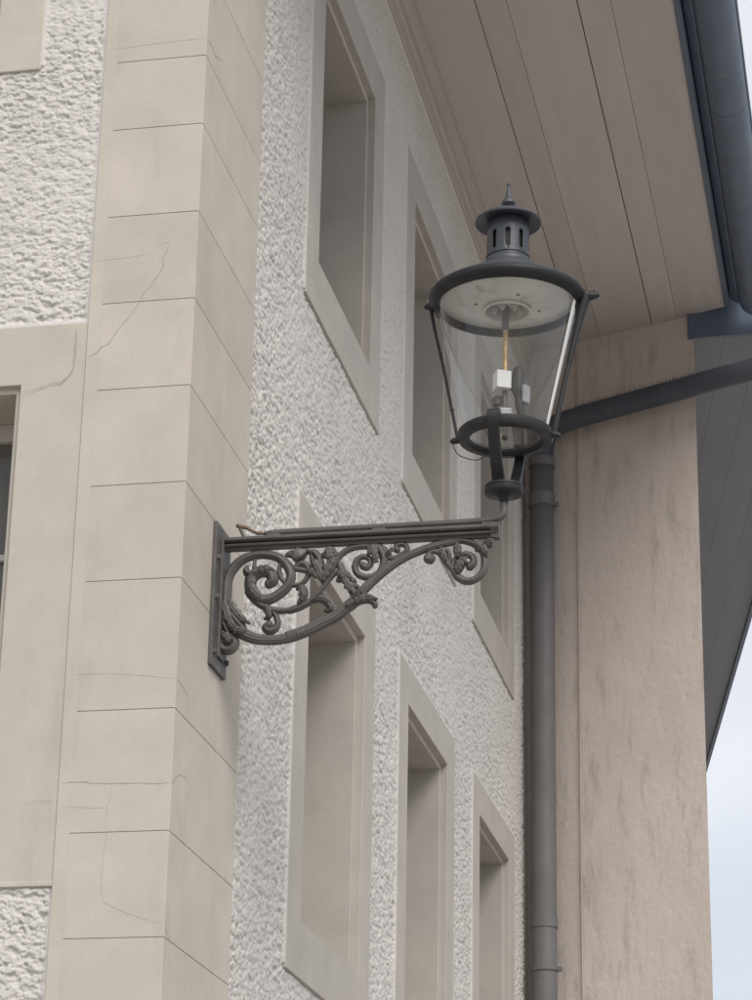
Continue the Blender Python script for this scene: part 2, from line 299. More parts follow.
STRANDS=[
  ('scroll', [(0.0271, 4.2205, 0.014), (0.028, 4.2514, 0.0144), (0.0289, 4.2825, 0.014), (0.0361, 4.3088, 0.0136), (0.0508, 4.3326, 0.0132), (0.0788, 4.3579, 0.0123), (0.1195, 4.37, 0.0115), (0.1628, 4.3682, 0.0115), (0.1978, 4.3547, 0.0119), (0.2244, 4.3279, 0.0123), (0.2361, 4.2963, 0.0127), (0.2285, 4.2657, 0.0127), (0.2057, 4.2403, 0.0132), (0.1742, 4.222, 0.0136), (0.1421, 4.2192, 0.0153), (0.1178, 4.2381, 0.0161), (0.106, 4.2674, 0.0153), (0.1093, 4.2939, 0.0161), (0.1281, 4.3107, 0.0161), (0.1517, 4.3139, 0.0153), (0.1714, 4.304, 0.0153), (0.1777, 4.2837, 0.0153), (0.1661, 4.271, 0.0127)]),
  ('leaf_tip', [(0.0916, 4.3304, 0.0059), (0.0912, 4.3171, 0.0085), (0.1046, 4.3053, 0.011), (0.126, 4.3086, 0.0127)]),
  ('stem', [(0.1166, 4.3559, 0.0042), (0.1164, 4.3358, 0.0051), (0.1151, 4.3136, 0.0059)]),
  ('vine', [(0.1055, 4.2564, 0.0119), (0.1033, 4.2459, 0.011), (0.1272, 4.216, 0.0102), (0.1602, 4.1923, 0.0093), (0.1905, 4.1821, 0.0085), (0.229, 4.1802, 0.0076), (0.2649, 4.1916, 0.0076), (0.2298, 4.1787, 0.0085), (0.2636, 4.1867, 0.0085), (0.2972, 4.2048, 0.0085), (0.3262, 4.2341, 0.0072), (0.3489, 4.2616, 0.0064), (0.3696, 4.287, 0.0059), (0.3843, 4.2973, 0.0059), (0.3992, 4.2943, 0.0068)]),
  ('arch', [(0.3423, 4.273, 0.0093), (0.3607, 4.3007, 0.0102), (0.3729, 4.3244, 0.0093), (0.3873, 4.3481, 0.0085), (0.4082, 4.3669, 0.0085), (0.4378, 4.3787, 0.0085), (0.4719, 4.3813, 0.0085), (0.4975, 4.3777, 0.0093)]),
  ('scroll', [(0.4681, 4.315, 0.0102), (0.4796, 4.31, 0.0085), (0.4913, 4.3226, 0.0076), (0.4846, 4.3402, 0.0076), (0.4641, 4.3462, 0.0076), (0.4481, 4.336, 0.0085), (0.4413, 4.3142, 0.0085), (0.449, 4.2917, 0.0085), (0.4705, 4.2792, 0.0089), (0.4951, 4.2783, 0.0089), (0.5194, 4.2903, 0.0093), (0.5323, 4.3173, 0.0102), (0.5318, 4.3461, 0.0119), (0.5152, 4.3726, 0.011), (0.4959, 4.3826, 0.0085)]),
  ('scroll', [(0.5151, 4.3802, 0.0076), (0.5366, 4.3626, 0.0085), (0.5519, 4.3384, 0.0076), (0.5688, 4.3361, 0.0068), (0.5877, 4.3466, 0.0068), (0.6045, 4.3577, 0.0068), (0.6055, 4.3718, 0.0068), (0.5893, 4.3815, 0.0072), (0.5725, 4.3758, 0.0076), (0.5748, 4.3624, 0.0085)]),
  ('arm', [(0.0372, 4.2049, 0.017), (0.0475, 4.1626, 0.0187), (0.0682, 4.1287, 0.0178), (0.0969, 4.1055, 0.0153), (0.1338, 4.0907, 0.0136), (0.1809, 4.0859, 0.0132), (0.2234, 4.0883, 0.0132), (0.2635, 4.0977, 0.0132), (0.2324, 4.095, 0.014), (0.2746, 4.1048, 0.0153), (0.306, 4.1177, 0.0153), (0.3458, 4.1363, 0.0153), (0.3876, 4.1574, 0.0149), (0.425, 4.1883, 0.0144), (0.4582, 4.2187, 0.0136), (0.467, 4.2327, 0.0127), (0.5002, 4.2661, 0.0123), (0.5419, 4.3014, 0.0119), (0.5838, 4.3287, 0.011), (0.6257, 4.3486, 0.0106), (0.6761, 4.3658, 0.0102), (0.7182, 4.375, 0.0093), (0.7686, 4.382, 0.0085)]),
  ('scroll', [(0.6734, 4.3671, 0.0085), (0.7154, 4.3803, 0.0081), (0.7574, 4.3847, 0.0076), (0.7953, 4.3791, 0.0081), (0.8226, 4.367, 0.0093), (0.8436, 4.3439, 0.0085), (0.8533, 4.3083, 0.0093), (0.8458, 4.2759, 0.0093), (0.8251, 4.2547, 0.0093), (0.798, 4.2482, 0.0098), (0.7708, 4.2609, 0.0098), (0.754, 4.285, 0.0085), (0.7538, 4.3113, 0.0076), (0.7696, 4.3303, 0.0076), (0.7934, 4.3378, 0.0085), (0.8131, 4.3271, 0.0085), (0.8165, 4.308, 0.0093), (0.8049, 4.2942, 0.0102)]),
  ('vine', [(0.678, 4.3307, 0.0153), (0.6787, 4.3461, 0.0085), (0.6946, 4.3519, 0.0068), (0.7158, 4.3397, 0.0085), (0.7336, 4.3137, 0.0093), (0.7519, 4.2873, 0.0076)]),
  ('leaf', [(0.7998, 4.3067, 0.0051), (0.7852, 4.3075, 0.0076), (0.7727, 4.2928, 0.0093), (0.7645, 4.2757, 0.0076)]),
  ('leaf_loop', [(0.7421, 4.3097, 0.0042), (0.7293, 4.3324, 0.0047), (0.7262, 4.3502, 0.0047), (0.7324, 4.3565, 0.0042), (0.7388, 4.3451, 0.0047), (0.7445, 4.314, 0.0042)]),
  ('stem', [(0.7625, 4.3791, 0.0059), (0.7652, 4.3613, 0.0102), (0.7661, 4.3436, 0.0093), (0.7671, 4.3282, 0.0059)]),
  ('leaf', [(0.4251, 4.184, 0.0127), (0.4501, 4.2002, 0.011), (0.4754, 4.2034, 0.0093), (0.4966, 4.1979, 0.0076), (0.5078, 4.1856, 0.0068), (0.5063, 4.1787, 0.0051)]),
  ('stem', [(0.4456, 4.2128, 0.011), (0.4358, 4.2352, 0.0102), (0.4341, 4.2573, 0.0085), (0.4265, 4.2753, 0.0076), (0.41, 4.2893, 0.0093), (0.399, 4.3032, 0.011), (0.3922, 4.3234, 0.0093)]),
  ('ring', [(0.2058, 4.3467, 0.0051), (0.1986, 4.3271, 0.0059), (0.1985, 4.3049, 0.0059), (0.2095, 4.2821, 0.0059), (0.2285, 4.267, 0.0064), (0.2485, 4.2631, 0.0064), (0.2719, 4.2677, 0.0064), (0.2885, 4.2868, 0.0072), (0.2922, 4.3087, 0.0076), (0.2852, 4.3268, 0.0085), (0.2657, 4.3345, 0.0085), (0.2477, 4.3199, 0.0076)]),
  ('leaf', [(0.2675, 4.2019, 0.0076), (0.2788, 4.2233, 0.0093), (0.2799, 4.243, 0.0085), (0.2702, 4.2554, 0.0076), (0.2583, 4.2507, 0.0051)]),
  ('petal', [(0.2947, 4.3708, 0.0068), (0.312, 4.3654, 0.0085), (0.3254, 4.3469, 0.0085), (0.3325, 4.3199, 0.0085), (0.3377, 4.2842, 0.0076)]),
  ('petal', [(0.3015, 4.3571, 0.0059), (0.3085, 4.3367, 0.0085), (0.3219, 4.316, 0.0093), (0.3333, 4.2889, 0.0076)]),
  ('petal', [(0.3597, 4.3406, 0.0059), (0.3572, 4.323, 0.0076), (0.3522, 4.3012, 0.0093), (0.3422, 4.2752, 0.0076)]),
  ('stem', [(0.2512, 4.3175, 0.0076), (0.2814, 4.3101, 0.0076), (0.3052, 4.3014, 0.0085), (0.3203, 4.2962, 0.011), (0.3334, 4.2867, 0.0085)]),
  ('pendant', [(0.2218, 4.3658, 0.0059), (0.239, 4.3671, 0.011), (0.2585, 4.3616, 0.0161), (0.2754, 4.3718, 0.011), (0.2838, 4.3781, 0.0059)]),
  ('pendant', [(0.3315, 4.3577, 0.0042), (0.3464, 4.3591, 0.0102), (0.3604, 4.365, 0.0153), (0.3742, 4.3599, 0.0102), (0.3871, 4.357, 0.0042)]),
  ('stem', [(0.3602, 4.3717, 0.0059), (0.359, 4.354, 0.0068), (0.3578, 4.3319, 0.0059), (0.356, 4.3187, 0.0042)]),
  ('leaf', [(0.3077, 4.2087, 0.0068), (0.3311, 4.2119, 0.0076), (0.3526, 4.2021, 0.0085), (0.3666, 4.1838, 0.0076), (0.3627, 4.1731, 0.0059), (0.3512, 4.1745, 0.0051)]),
  ('leaf', [(0.1593, 4.1946, 0.0085), (0.1694, 4.1721, 0.0085), (0.1664, 4.1613, 0.0068), (0.1572, 4.156, 0.0042)]),
  ('scroll', [(0.1754, 4.185, 0.0068), (0.1919, 4.1644, 0.0076), (0.1983, 4.1401, 0.0085), (0.1904, 4.1208, 0.0093), (0.1714, 4.116, 0.0102), (0.1603, 4.1265, 0.0102), (0.1707, 4.1348, 0.0119)]),
  ('volute', [(0.0409, 4.1124, 0.0102), (0.0588, 4.0941, 0.011), (0.0625, 4.0765, 0.0119), (0.0515, 4.0617, 0.0127), (0.0345, 4.0595, 0.0127), (0.0199, 4.0697, 0.0119), (0.0184, 4.0851, 0.011), (0.0311, 4.0888, 0.0119), (0.0379, 4.0798, 0.0102)]),
  ('leaf', [(0.0158, 4.2016, 0.0059), (0.0194, 4.1661, 0.0093), (0.0314, 4.1348, 0.0102), (0.0455, 4.1057, 0.0076)]),
  ('leaf', [(0.0306, 4.2097, 0.0085), (0.0492, 4.1735, 0.0119), (0.0718, 4.1461, 0.0127), (0.0898, 4.1233, 0.0085)]),
  ('leaf', [(0.0217, 4.2145, 0.0068), (0.0343, 4.1698, 0.0102), (0.0551, 4.1337, 0.011), (0.0734, 4.1044, 0.0059)]),
]
KNOBS= [('knob', 0.8372, 4.3609, 0.0195), ('knob', 0.8665, 4.3646, 0.011), ('knob', 0.6759, 4.3286, 0.017), ('knob', 0.4368, 4.2681, 0.0102), ('knob', 0.4478, 4.2491, 0.0085), ('knob', 0.3912, 4.2735, 0.0102), ('knob', 0.4164, 4.289, 0.0102), ('knob', 0.3943, 4.3233, 0.0093), ('knob', 0.4059, 4.2807, 0.0102), ('knob', 0.3169, 4.2959, 0.0127), ('knob', 0.4919, 4.3681, 0.0144), ('knob', 0.5071, 4.354, 0.011), ('knob', 0.5475, 4.3474, 0.0093), ('knob', 0.4653, 4.3195, 0.011), ('knob', 0.454, 4.2162, 0.011), ('knob', 0.4729, 4.2232, 0.0093), ('knob', 0.4415, 4.2094, 0.0093), ('knob', 0.8561, 4.3454, 0.0093)]
CRACKS_LEFT= [[(-0.0911, 5.282), (-0.098, 5.2498), (-0.1123, 5.2183), (-0.1052, 5.1982), (-0.1298, 5.1573), (-0.1442, 5.1299), (-0.1639, 5.112), (-0.1834, 5.0683), (-0.2171, 5.0193), (-0.242, 4.9898), (-0.2731, 4.9409), (-0.2908, 4.9333), (-0.3056, 4.9177), (-0.3347, 4.8969)], [(-0.3788, 5.0071), (-0.3781, 4.9629), (-0.3782, 4.9135), (-0.3804, 4.8671), (-0.3946, 4.8435), (-0.4165, 4.8205), (-0.4504, 4.8201), (-0.4655, 4.813), (-0.4912, 4.8066), (-0.5167, 4.7974), (-0.5401, 4.7963)], [(-0.3335, 3.532), (-0.311, 3.5357), (-0.2712, 3.5354), (-0.2368, 3.5298), (-0.1801, 3.5267), (-0.0898, 3.5247), (-0.0335, 3.5217), (-0.009, 3.5242)], [(-0.3289, 3.4614), (-0.2778, 3.4586), (-0.1871, 3.4535)], [(-0.1799, 3.5234), (-0.1828, 3.4956), (-0.1896, 3.4569), (-0.1896, 3.4181), (-0.1881, 3.3739), (-0.1938, 3.2973), (-0.1944, 3.232), (-0.1879, 3.1777), (-0.1593, 3.164), (-0.1138, 3.1435), (-0.0746, 3.1318), (-0.0351, 3.1149), (-0.0154, 3.1165)], [(-0.3452, 5.233), (-0.3025, 5.2374), (-0.2657, 5.2358), (-0.2047, 5.2388), (-0.1441, 5.247)], [(-0.1332, 5.2723), (-0.1092, 5.2796), (-0.0728, 5.2805)], [(-0.3347, 6.0054), (-0.2713, 6.0061), (-0.1958, 6.0111), (-0.0952, 6.0135), (-0.0037, 6.0141)], [(-0.3203, 3.8642), (-0.2685, 3.8654), (-0.1993, 3.8624), (-0.0957, 3.8522), (-0.0004, 3.8389)], [(-0.4491, 3.4709), (-0.4213, 3.4812), (-0.3929, 3.4836), (-0.3359, 3.4817)]]
CRACKS_RIGHT= [[(0.0048, 6.0138), (0.0755, 6.021), (0.1061, 6.0111), (0.208, 6.05)], [(-0.019, 3.5177), (0.0368, 3.5459), (0.0938, 3.5724), (0.1559, 3.5754)], [(-0.0377, 3.1083), (0.0152, 3.0958), (0.0698, 3.0781)], [(0.0063, 3.8408), (0.0694, 3.8371), (0.1343, 3.8277)]]

# ================================================================== ground
g = pydata('ground', [(-200,-200,0),(200,-200,0),(200,200,0),(-200,200,0)], [(0,1,2,3)], 'asphalt'); g['kind'] = 'structure'

# ================================================================== corner building
# the long facade is the plane x = 0 (faces +x), the end wall the plane y = 0 (faces -y)
SOF = 8.20                                   # eaves soffit height
A_END = 7.38                                 # facade meets the neighbour's wall
B = empty('corner_building')
tag(B, 'pale roughcast corner building with smooth stone quoins, framed windows and boarded eaves', 'building')

QR, QL, QS = 0.745, 0.342, 0.300             # quoin width on the facade, on the end wall, start of the cut joints
WIN = []                                     # facade windows: centre y, opening bottom, top, surround bottom, top
for cy in (2.19, 4.165, 6.125): WIN.append((cy, 6.035, 7.325, 5.822, 7.522))
for cy in (2.20, 4.160, 6.130): WIN.append((cy, 3.475, 4.845, 3.285, 5.022))
for cy in (2.20, 4.160, 6.130): WIN.append((cy, 1.0, 2.36, 0.81, 2.54))
HO, HS = 0.503, 0.706                        # half opening, half surround
holes = [(c-HS, c+HS, b, t) for c, _, _, b, t in WIN]
for y0_, y1_, st_ in ((QR-.002, 1.85, .0050), (1.85, 4.20, .0080), (4.20, A_END, .0120)):
    roughcast_wall('roughcast_wall', y0_, y1_, 2.70, 7.97, st_, .0050, holes,
                   lambda U, V, h: np.stack([h, U, V], -1), 'roughcast', B, -.0155, .0130, [QR], -.0015, [7.955])
roughcast_wall('roughcast_wall', QR-.002, A_END, 0.0, 2.70, .04, .04, holes,
               lambda U, V, h: np.stack([h, U, V], -1), 'roughcast', B, -.022, .018, [QR])
# end wall windows: right edges of surround / opening
LW = [(-1.75, -.3424, -1.55, -.552, 3.475, 4.822, 3.240, 5.024), (-1.75, -.566, -1.60, -.722, 6.13, 7.42, 5.968, 7.58), (-1.75, -.352, -1.55, -.552, 1.0, 2.36, .81, 2.54)]
lh = [(a, b+(.02 if b > -.35 else 0), e, f) for a, b, _, _, _, _, e, f in LW]
for x0_, x1_, st_ in ((-.95, -QL+.002, .0032), (-2.0, -.95, .012)):
    roughcast_wall('roughcast_wall', x0_, x1_, 2.70, 6.60, st_, .0032 if st_ < .01 else .012, lh,
                   lambda U, V, h: np.stack([U, -h, V], -1), 'roughcast', B, -.0165, .0115, [-QL], -.007)
roughcast_wall('roughcast_wall', -5.0, -2.0, 0.0, 8.2, .05, .05, [], lambda U, V, h: np.stack([U, -h, V], -1), 'roughcast', B, -.022, .018, [])
roughcast_wall('roughcast_wall', -2.0, -QL+.002, 0.0, 2.70, .03, .03, lh, lambda U, V, h: np.stack([U, -h, V], -1), 'roughcast', B, -.0165, .0115, [-QL], -.007)
roughcast_wall('roughcast_wall', -2.0, -QL+.002, 6.60, 8.2, .03, .03, lh, lambda U, V, h: np.stack([U, -h, V], -1), 'roughcast', B, -.0165, .0115, [-QL], -.007)

# quoin courses: one L-shaped stone per course, joints cut 3 mm wide
JZ = [0.0, .32, .64, .96, 1.28, 1.60, 1.92, 2.20, 2.47, 2.765, 3.073, 3.382, 3.750, 4.156, 4.465, 4.785, 5.081, 5.386, 5.701, 5.952, 6.275, 6.59, 6.90, 7.21, 7.52, 7.86, 8.19]
G = .0008
for z0, z1 in zip(JZ[:-1], JZ[1:]):
    bm = bmesh.new()
    prof = [(-QS, 0), (0, 0), (0, QR), (-.06, QR), (-.06, .06), (-QS, .06)]
    lo = [bm.verts.new((x, y, z0+G)) for x, y in prof]; hi = [bm.verts.new((x, y, z1-G)) for x, y in prof]
    n = len(prof)
    for i in range(n): bm.faces.new((lo[i], lo[(i+1) % n], hi[(i+1) % n], hi[i]))
    bm.faces.new(lo[::-1]); bm.faces.new(hi)
    bmesh.ops.recalc_face_normals(bm, faces=bm.faces)
    es = [e for e in bm.edges if all(v.co.x > -.001 or v.co.y < .001 for v in e.verts)]
    vert = [e for e in es if abs(e.verts[0].co.z-e.verts[1].co.z) > .1 and e.verts[0].co.x > -.001 and e.verts[0].co.y < .001]
    bmesh.ops.bevel(bm, geom=vert, offset=.004, segments=3, affect='EDGES')
    es = [e for e in bm.edges if abs(e.verts[0].co.z-e.verts[1].co.z) < .01 and all((v.co.x > -.006 and v.co.y < QR+.01) or v.co.y < .006 for v in e.verts)]
    bmesh.ops.bevel(bm, geom=es, offset=.0012, segments=1, affect='EDGES')
    bm_obj('quoin_stone', bm, 'stone', B)
box('quoin_border', -QL, -QS+.0004, .0006, .06, 0, 8.19, 'stone', B)
# joint bed behind the stones
bm = bmesh.new(); add_box(bm, -QS, -.0035, .0035, .05, 0, 8.18); bm_obj('joint_bed', bm, 'joint', B)
bm = bmesh.new(); add_box(bm, -.05, -.0035, .05, QR-.003, 0, 8.18); bm_obj('joint_bed', bm, 'joint', B)

def ribbon(name, pts, w, place, parent, seed, m='crack'):
    rng = random.Random(seed); v = []; f = []
    P = [np.array(p) for p in pts]; fine = []
    for a, b in zip(P[:-1], P[1:]):
        n = max(2, int(np.linalg.norm(b-a)/.008))
        for i in range(n): fine.append(a+(b-a)*i/n+np.array([rng.uniform(-1, 1), rng.uniform(-1, 1)])*.0012)
    fine.append(P[-1])
    for i, q in enumerate(fine):
        t = fine[min(i+1, len(fine)-1)]-fine[max(i-1, 0)]; t = t/max(np.linalg.norm(t), 1e-6); nn = np.array([-t[1], t[0]])
        k = w*rng.uniform(.45, 1.25)*min(1, (i+1)/5, (len(fine)-i)/5)*.5
        v += [place(*(q+nn*k)), place(*(q-nn*k))]
    for i in range(len(fine)-1): f.append((2*i, 2*i+1, 2*i+3, 2*i+2))
    return pydata(name, v, f, m, parent)
for i, c in enumerate(CRACKS_LEFT):
    w = (.0024, .0026, .0026, .0010, .0010, .0011, .0011, .0011, .0010, .0013)[i]
    ribbon('crack', c, w, lambda x, z: (x, -.0006, z), B, i, 'crack' if i in (0, 1, 2) else 'crack_faint')
for i, c in enumerate(CRACKS_RIGHT):
    ribbon('crack', [(max(a, .005), b) for a, b in c], .003, lambda y, z: (.0006, y, z), B, 50+i)

# ---- windows: stone surround with a stepped reveal, sill, casement, panes
def make_window(o0, o1, ob, ot, s0, s1, sb, st, P, face, depth=.30, rails=True, sill=True, mat_s='surround', step=.027, d1=.032):
    """everything in (u, v, w): u along the wall, v up, w into the wall; P maps to 3-D"""
    root = None
    def ring(name, rects, m, parent=None):
        v = []; f = []
        for (a, b, c, d, w) in rects:
            v += [P(a, c, w), P(b, c, w), P(b, d, w), P(a, d, w)]
        for k in range(len(rects)-1):
            for i in range(4): f.append((4*k+i, 4*k+(i+1) % 4, 4*k+4+(i+1) % 4, 4*k+4+i))
        o = pydata(name, v, f, m, parent)
        bm = bmesh.new(); bm.from_mesh(o.data); bmesh.ops.recalc_face_normals(bm, faces=bm.faces); bm.to_mesh(o.data); bm.free()
        return o
    e = .0025; t = st-sb
    root = ring('window', [(s0, s1, sb, st, face+.03), (s0, s1, sb, st, face+e), (s0+e, s1-e, sb+e, st-e, face),
                           (o0-e, o1+e, ob-e, ot+e, face), (o0, o1, ob, ot, face+e),
                           (o0, o1, ob, ot, face+d1), (o0+step-.003, o1-step+.003, ob+step-.003, ot-step+.003, face+d1), (o0+step, o1-step, ob+step, ot-step, face+d1+.003),
                           (o0+step, o1-step, ob+step, ot-step, face+depth+.05)], mat_s, B)
    a, b, c, d = o0+step, o1-step, ob+step, ot-step
    def bar(name, u0, u1, v0, v1, w0, w1, m, par):
        q0 = P(u0, v0, w0); q1 = P(u1, v1, w1)
        return box(name, min(q0[0], q1[0]), max(q0[0], q1[0]), min(q0[1], q1[1]), max(q0[1], q1[1]), v0, v1, m, par, .003, 1)
    if sill:   # drip edge under the surround
        bar('sill', s0-.002, s1+.002, sb-.012, sb+.006, face-.0016, face+.03, mat_s, root)
    w0 = face+depth; mid = (a+b)/2
    bar('casement_frame', a, a+.055, c, d, w0, w0+.05, 'timber', root); bar('casement_frame', b-.055, b, c, d, w0, w0+.05, 'timber', root)
    bar('casement_frame', a+.055, b-.055, c, c+.06, w0, w0+.05, 'timber', root); bar('casement_frame', a+.055, b-.055, d-.06, d, w0, w0+.05, 'timber', root)
    bar('mullion', mid-.035, mid+.035, c+.06, d-.06, w0-.006, w0+.05, 'timber', root)
    zs = [c+.06+(d-c-.12)*k/3 for k in range(4)]
    for (p0, p1) in ((a+.055, mid-.035), (mid+.035, b-.055)):
        for k in (1, 2): bar('glazing_bar', p0, p1, zs[k]-.011, zs[k]+.011, w0+.005, w0+.045, 'timber', root)
        for k in range(3):
            bar('pane', p0+.001, p1-.001, zs[k]+(.012 if k else .001), zs[k+1]-(.012 if k < 2 else .001), w0+.025, w0+.031, 'window_glass', root)
    return root
for c, ob, ot, sb, st in WIN:
    make_window(c-HO, c+HO, ob, ot, c-HS, c+HS, sb, st, lambda u, v, w: (-w, u, v), 0.0)
for s0, s1, o0, o1, ob, ot, sb, st in LW:
    make_window(o0, o1, ob, ot, s0, s1, sb, st, lambda u, v, w: (u, w, v),   .0045, depth=.25, step=.020, d1=.02, mat_s='stone')

# ---- eaves: frieze moulding, soffit boards, fascia
EV = empty('eaves', B)
SY0 = -.30
def to_wall(x): return A_END-.384*x-.004
def soffit_board(x0, x1, z):
    v = [(x0, SY0, z), (x1, SY0, z), (x1, to_wall(x1), z), (x0, to_wall(x0), z)]; v += [(x, y, z+.025) for x, y, _ in v]
    bm = bmesh.new(); q = [bm.verts.new(p) for p in v]
    for f in ((0,3,2,1),(4,5,6,7),(0,1,5,4),(1,2,6,5),(2,3,7,6),(3,0,4,7)): bm.faces.new([q[i] for i in f])
    bm_obj('soffit_board', bm, 'board', EV, False, .0015, 1)
for x0, x1, dz in ((.026, .3255, 0), (.3300, .4742, -.003), (.4758, .8005, 0), (.8058, .9582, -.003), (.9598, 1.2500, 0)):
    soffit_board(x0, x1, SOF+dz)
box('soffit_backing', -.05, 1.27, SY0+.01, 6.80, SOF+.03, SOF+.07, 'dark_board', EV)
prism('frieze_board', [(-.03, 7.955), (.006, 7.955), (.010, 7.962), (.010, 8.035), (.020, 8.048), (.020, 8.115), (.030, 8.13), (.046, 8.165), (.050, 8.198), (-.03, 8.198)], 'y', SY0, A_END-.02, 'frieze', EV)
prism('fascia_trim', [(1.252, SOF-.012), (1.276, SOF-.016), (1.283, SOF-.010), (1.283, SOF+.16), (1.252, SOF+.16)], 'y', SY0, 6.875, 'gutter', EV)
prism('drip_flashing', [(1.288, SOF+.03), (1.330, SOF-.004), (1.336, SOF-.004), (1.336, SOF+.004), (1.296, SOF+.17), (1.288, SOF+.17)], 'y', SY0, 6.86, 'gutter', EV)
prism('eaves_flashing', [(1.331, SOF+.006), (1.368, SOF+.02), (1.368, SOF+.245), (1.331, SOF+.245)], 'y', SY0, 6.862, 'gutter', EV)
prism('roof', [(1.36, SOF+.20), (1.36, SOF+.24), (-2.5, SOF+2.6), (-5.2, SOF+1.1), (-5.2, SOF+.2), (-.05, SOF+.2)], 'y', SY0-.05, 6.85, 'tile', B)
prism('gable_wall', [(-.02, SOF), (-5.0, SOF), (-5.0, SOF+1.0), (-2.5, SOF+2.5), (-.02, SOF+.9)], 'y', .03, .25, 'roughcast', B)
box('rear_wall', -5.0, -4.8, .25, 9.0, 0, SOF+.19, 'roughcast', B)
box('party_wall', -4.8, -.06, 8.8, 9.0, 0, SOF+.19, 'roughcast', B)
box('floor_slab', -4.79, -.36, .36, 8.79, 5.30, 5.50, 'joint', B)
box('floor_slab', -4.79, -.36, .36, 8.79, 2.80, 3.00, 'joint', B)

# ================================================================== gutter
GT = empty('eaves_gutter'); tag(GT, 'blue-grey half-round gutter along the edge of the boarded eaves', 'gutter')
gx, gz, gr = 1.438, 8.205, .098
arc = [(gx+gr*math.cos(a), gz+gr*math.sin(a)) for a in np.linspace(math.pi, 2*math.pi, 19)]
arc_in = [(gx+(gr-.004)*math.cos(a), gz+(gr-.004)*math.sin(a)) for a in np.linspace(2*math.pi, math.pi, 19)]
o = prism('trough', arc+arc_in, 'y', SY0-.05, 6.84, 'gutter', GT, True); o.data.set_sharp_from_angle(angle=math.radians(40))
endp = [(gx+(gr-.001)*math.cos(a), gz+(gr-.001)*math.sin(a)) for a in np.linspace(math.pi, 2*math.pi, 19)]
prism('end_cap', endp, 'y', 6.836, 6.846, 'gutter', GT)
sweep('rim_bead', [(gx+gr, SY0-.05, gz+.004, .010), (gx+gr, 6.84, gz+.004, .010)], 'gutter', GT, 10, 8, ref=(0, 0, 1))
for yy in (.7, 2.6, 4.5):
    a2 = [(gx+(gr+.0016)*math.cos(a), gz+(gr+.0016)*math.sin(a)) for a in np.linspace(math.pi, 2*math.pi, 19)]
    a1 = [(gx+(gr+.0005)*math.cos(a), gz+(gr+.0005)*math.sin(a)) for a in np.linspace(2*math.pi, math.pi, 19)]
    prism('seam_band', a2+a1, 'y', yy-.012, yy+.012, 'gutter', GT, False)

# ================================================================== downpipe with slanted connector
DP = empty('downpipe'); tag(DP, 'grey downpipe in the wall corner with a side arm from the gutter', 'downpipe')
dx, dy, dr = .112, 7.218, .071
box_z = 7.575
sweep('connector_pipe', [(gx+.045, 6.68, 8.13, .050), (gx+.075, 6.67, 8.00, .060), (gx+.085, 6.67, 7.84, .063), (gx+.055, 6.675, 7.745, .064), (gx-.03, 6.702, 7.700, .064), (1.2, 6.772, 7.684, .064), (1.0, 6.850, 7.672, .064), (.6, 7.002, 7.650, .064), (.30, 7.118, 7.630, .064), (.18, 7.178, 7.605, .066), (dx+.008, dy-.006, 7.54, .070), (dx, dy, 7.40, dr)], 'arm_pipe', DP, 28, 7)
sweep('pipe', [(dx, dy, 7.42, dr), (dx, dy, 5.0, dr), (dx, dy, 2.0, dr), (dx, dy, 0.004, dr)], 'pipe', DP, 24, 2, ref=(0, 1, 0), caps=False)
for zc, rr in ((7.40, dr+.006), (7.17, dr+.006), (4.62, dr+.005), (2.0, dr+.005)):
    lathe('collar', [(dr-.001, zc+.03), (rr, zc+.026), (rr, zc-.03), (dr-.001, zc-.03)], dx, dy, 'pipe', DP, 32)
for zc in (7.13, 4.36, 1.6):
    lathe('pipe_clip', [(dr-.001, zc+.014), (dr+.008, zc+.012), (dr+.008, zc-.012), (dr-.001, zc-.014)], dx, dy, 'pipe', DP, 32)
    box('clip_bolt', dx+dr, dx+dr+.028, dy-.012, dy+.012, zc-.012, zc+.012, 'pipe', DP, .003, 1)
    box('clip_stay', dx-.012, dx+.012, dy+dr-.002, dy+.125, zc-.010, zc+.010, 'pipe', DP)
# bird spikes along the side arm
SP = empty('bird_spike_strip'); tag(SP, 'row of short dark bird spikes standing on the slanted pipe', 'bird spikes')
sp0, sp1 = np.array((1.24, 6.757, 7.746)), np.array((.33, 7.106, 7.693))
bm = bmesh.new(); rs = random.Random(4)
for i in range(58):
    for side in (-1, 1):
        q = sp0+(sp1-sp0)*(i+.5+rs.uniform(-.2, .2))/58; tip = q+np.array((rs.uniform(-.006, .006)+side*.004, side*.012, .037+rs.uniform(-.008, .006)))
        b3 = [bm.verts.new(q+np.array(d_)*.0045) for d_ in ((1, 0, -2), (-.5, .87, -2), (-.5, -.87, -2))]; t_ = bm.verts.new(tip)
        for k in range(3): bm.faces.new((b3[k], b3[(k+1) % 3], t_))
base = sweep('strip_base', [(*sp0, .006), (*((sp0+sp1)/2), .006), (*sp1, .006)], 'spike', SP, 8, 4)
so = bm_obj('spikes', bm, 'spike', SP); so['kind'] = 'stuff'

# ================================================================== neighbouring house behind the corner
NB = empty('neighbouring_house'); tag(NB, 'neighbouring house with stained beige render wall and dark overhanging eaves', 'building')
bx1 = 1.057; by1 = A_END-.384*bx1
cdir = (-.155, 1.0)
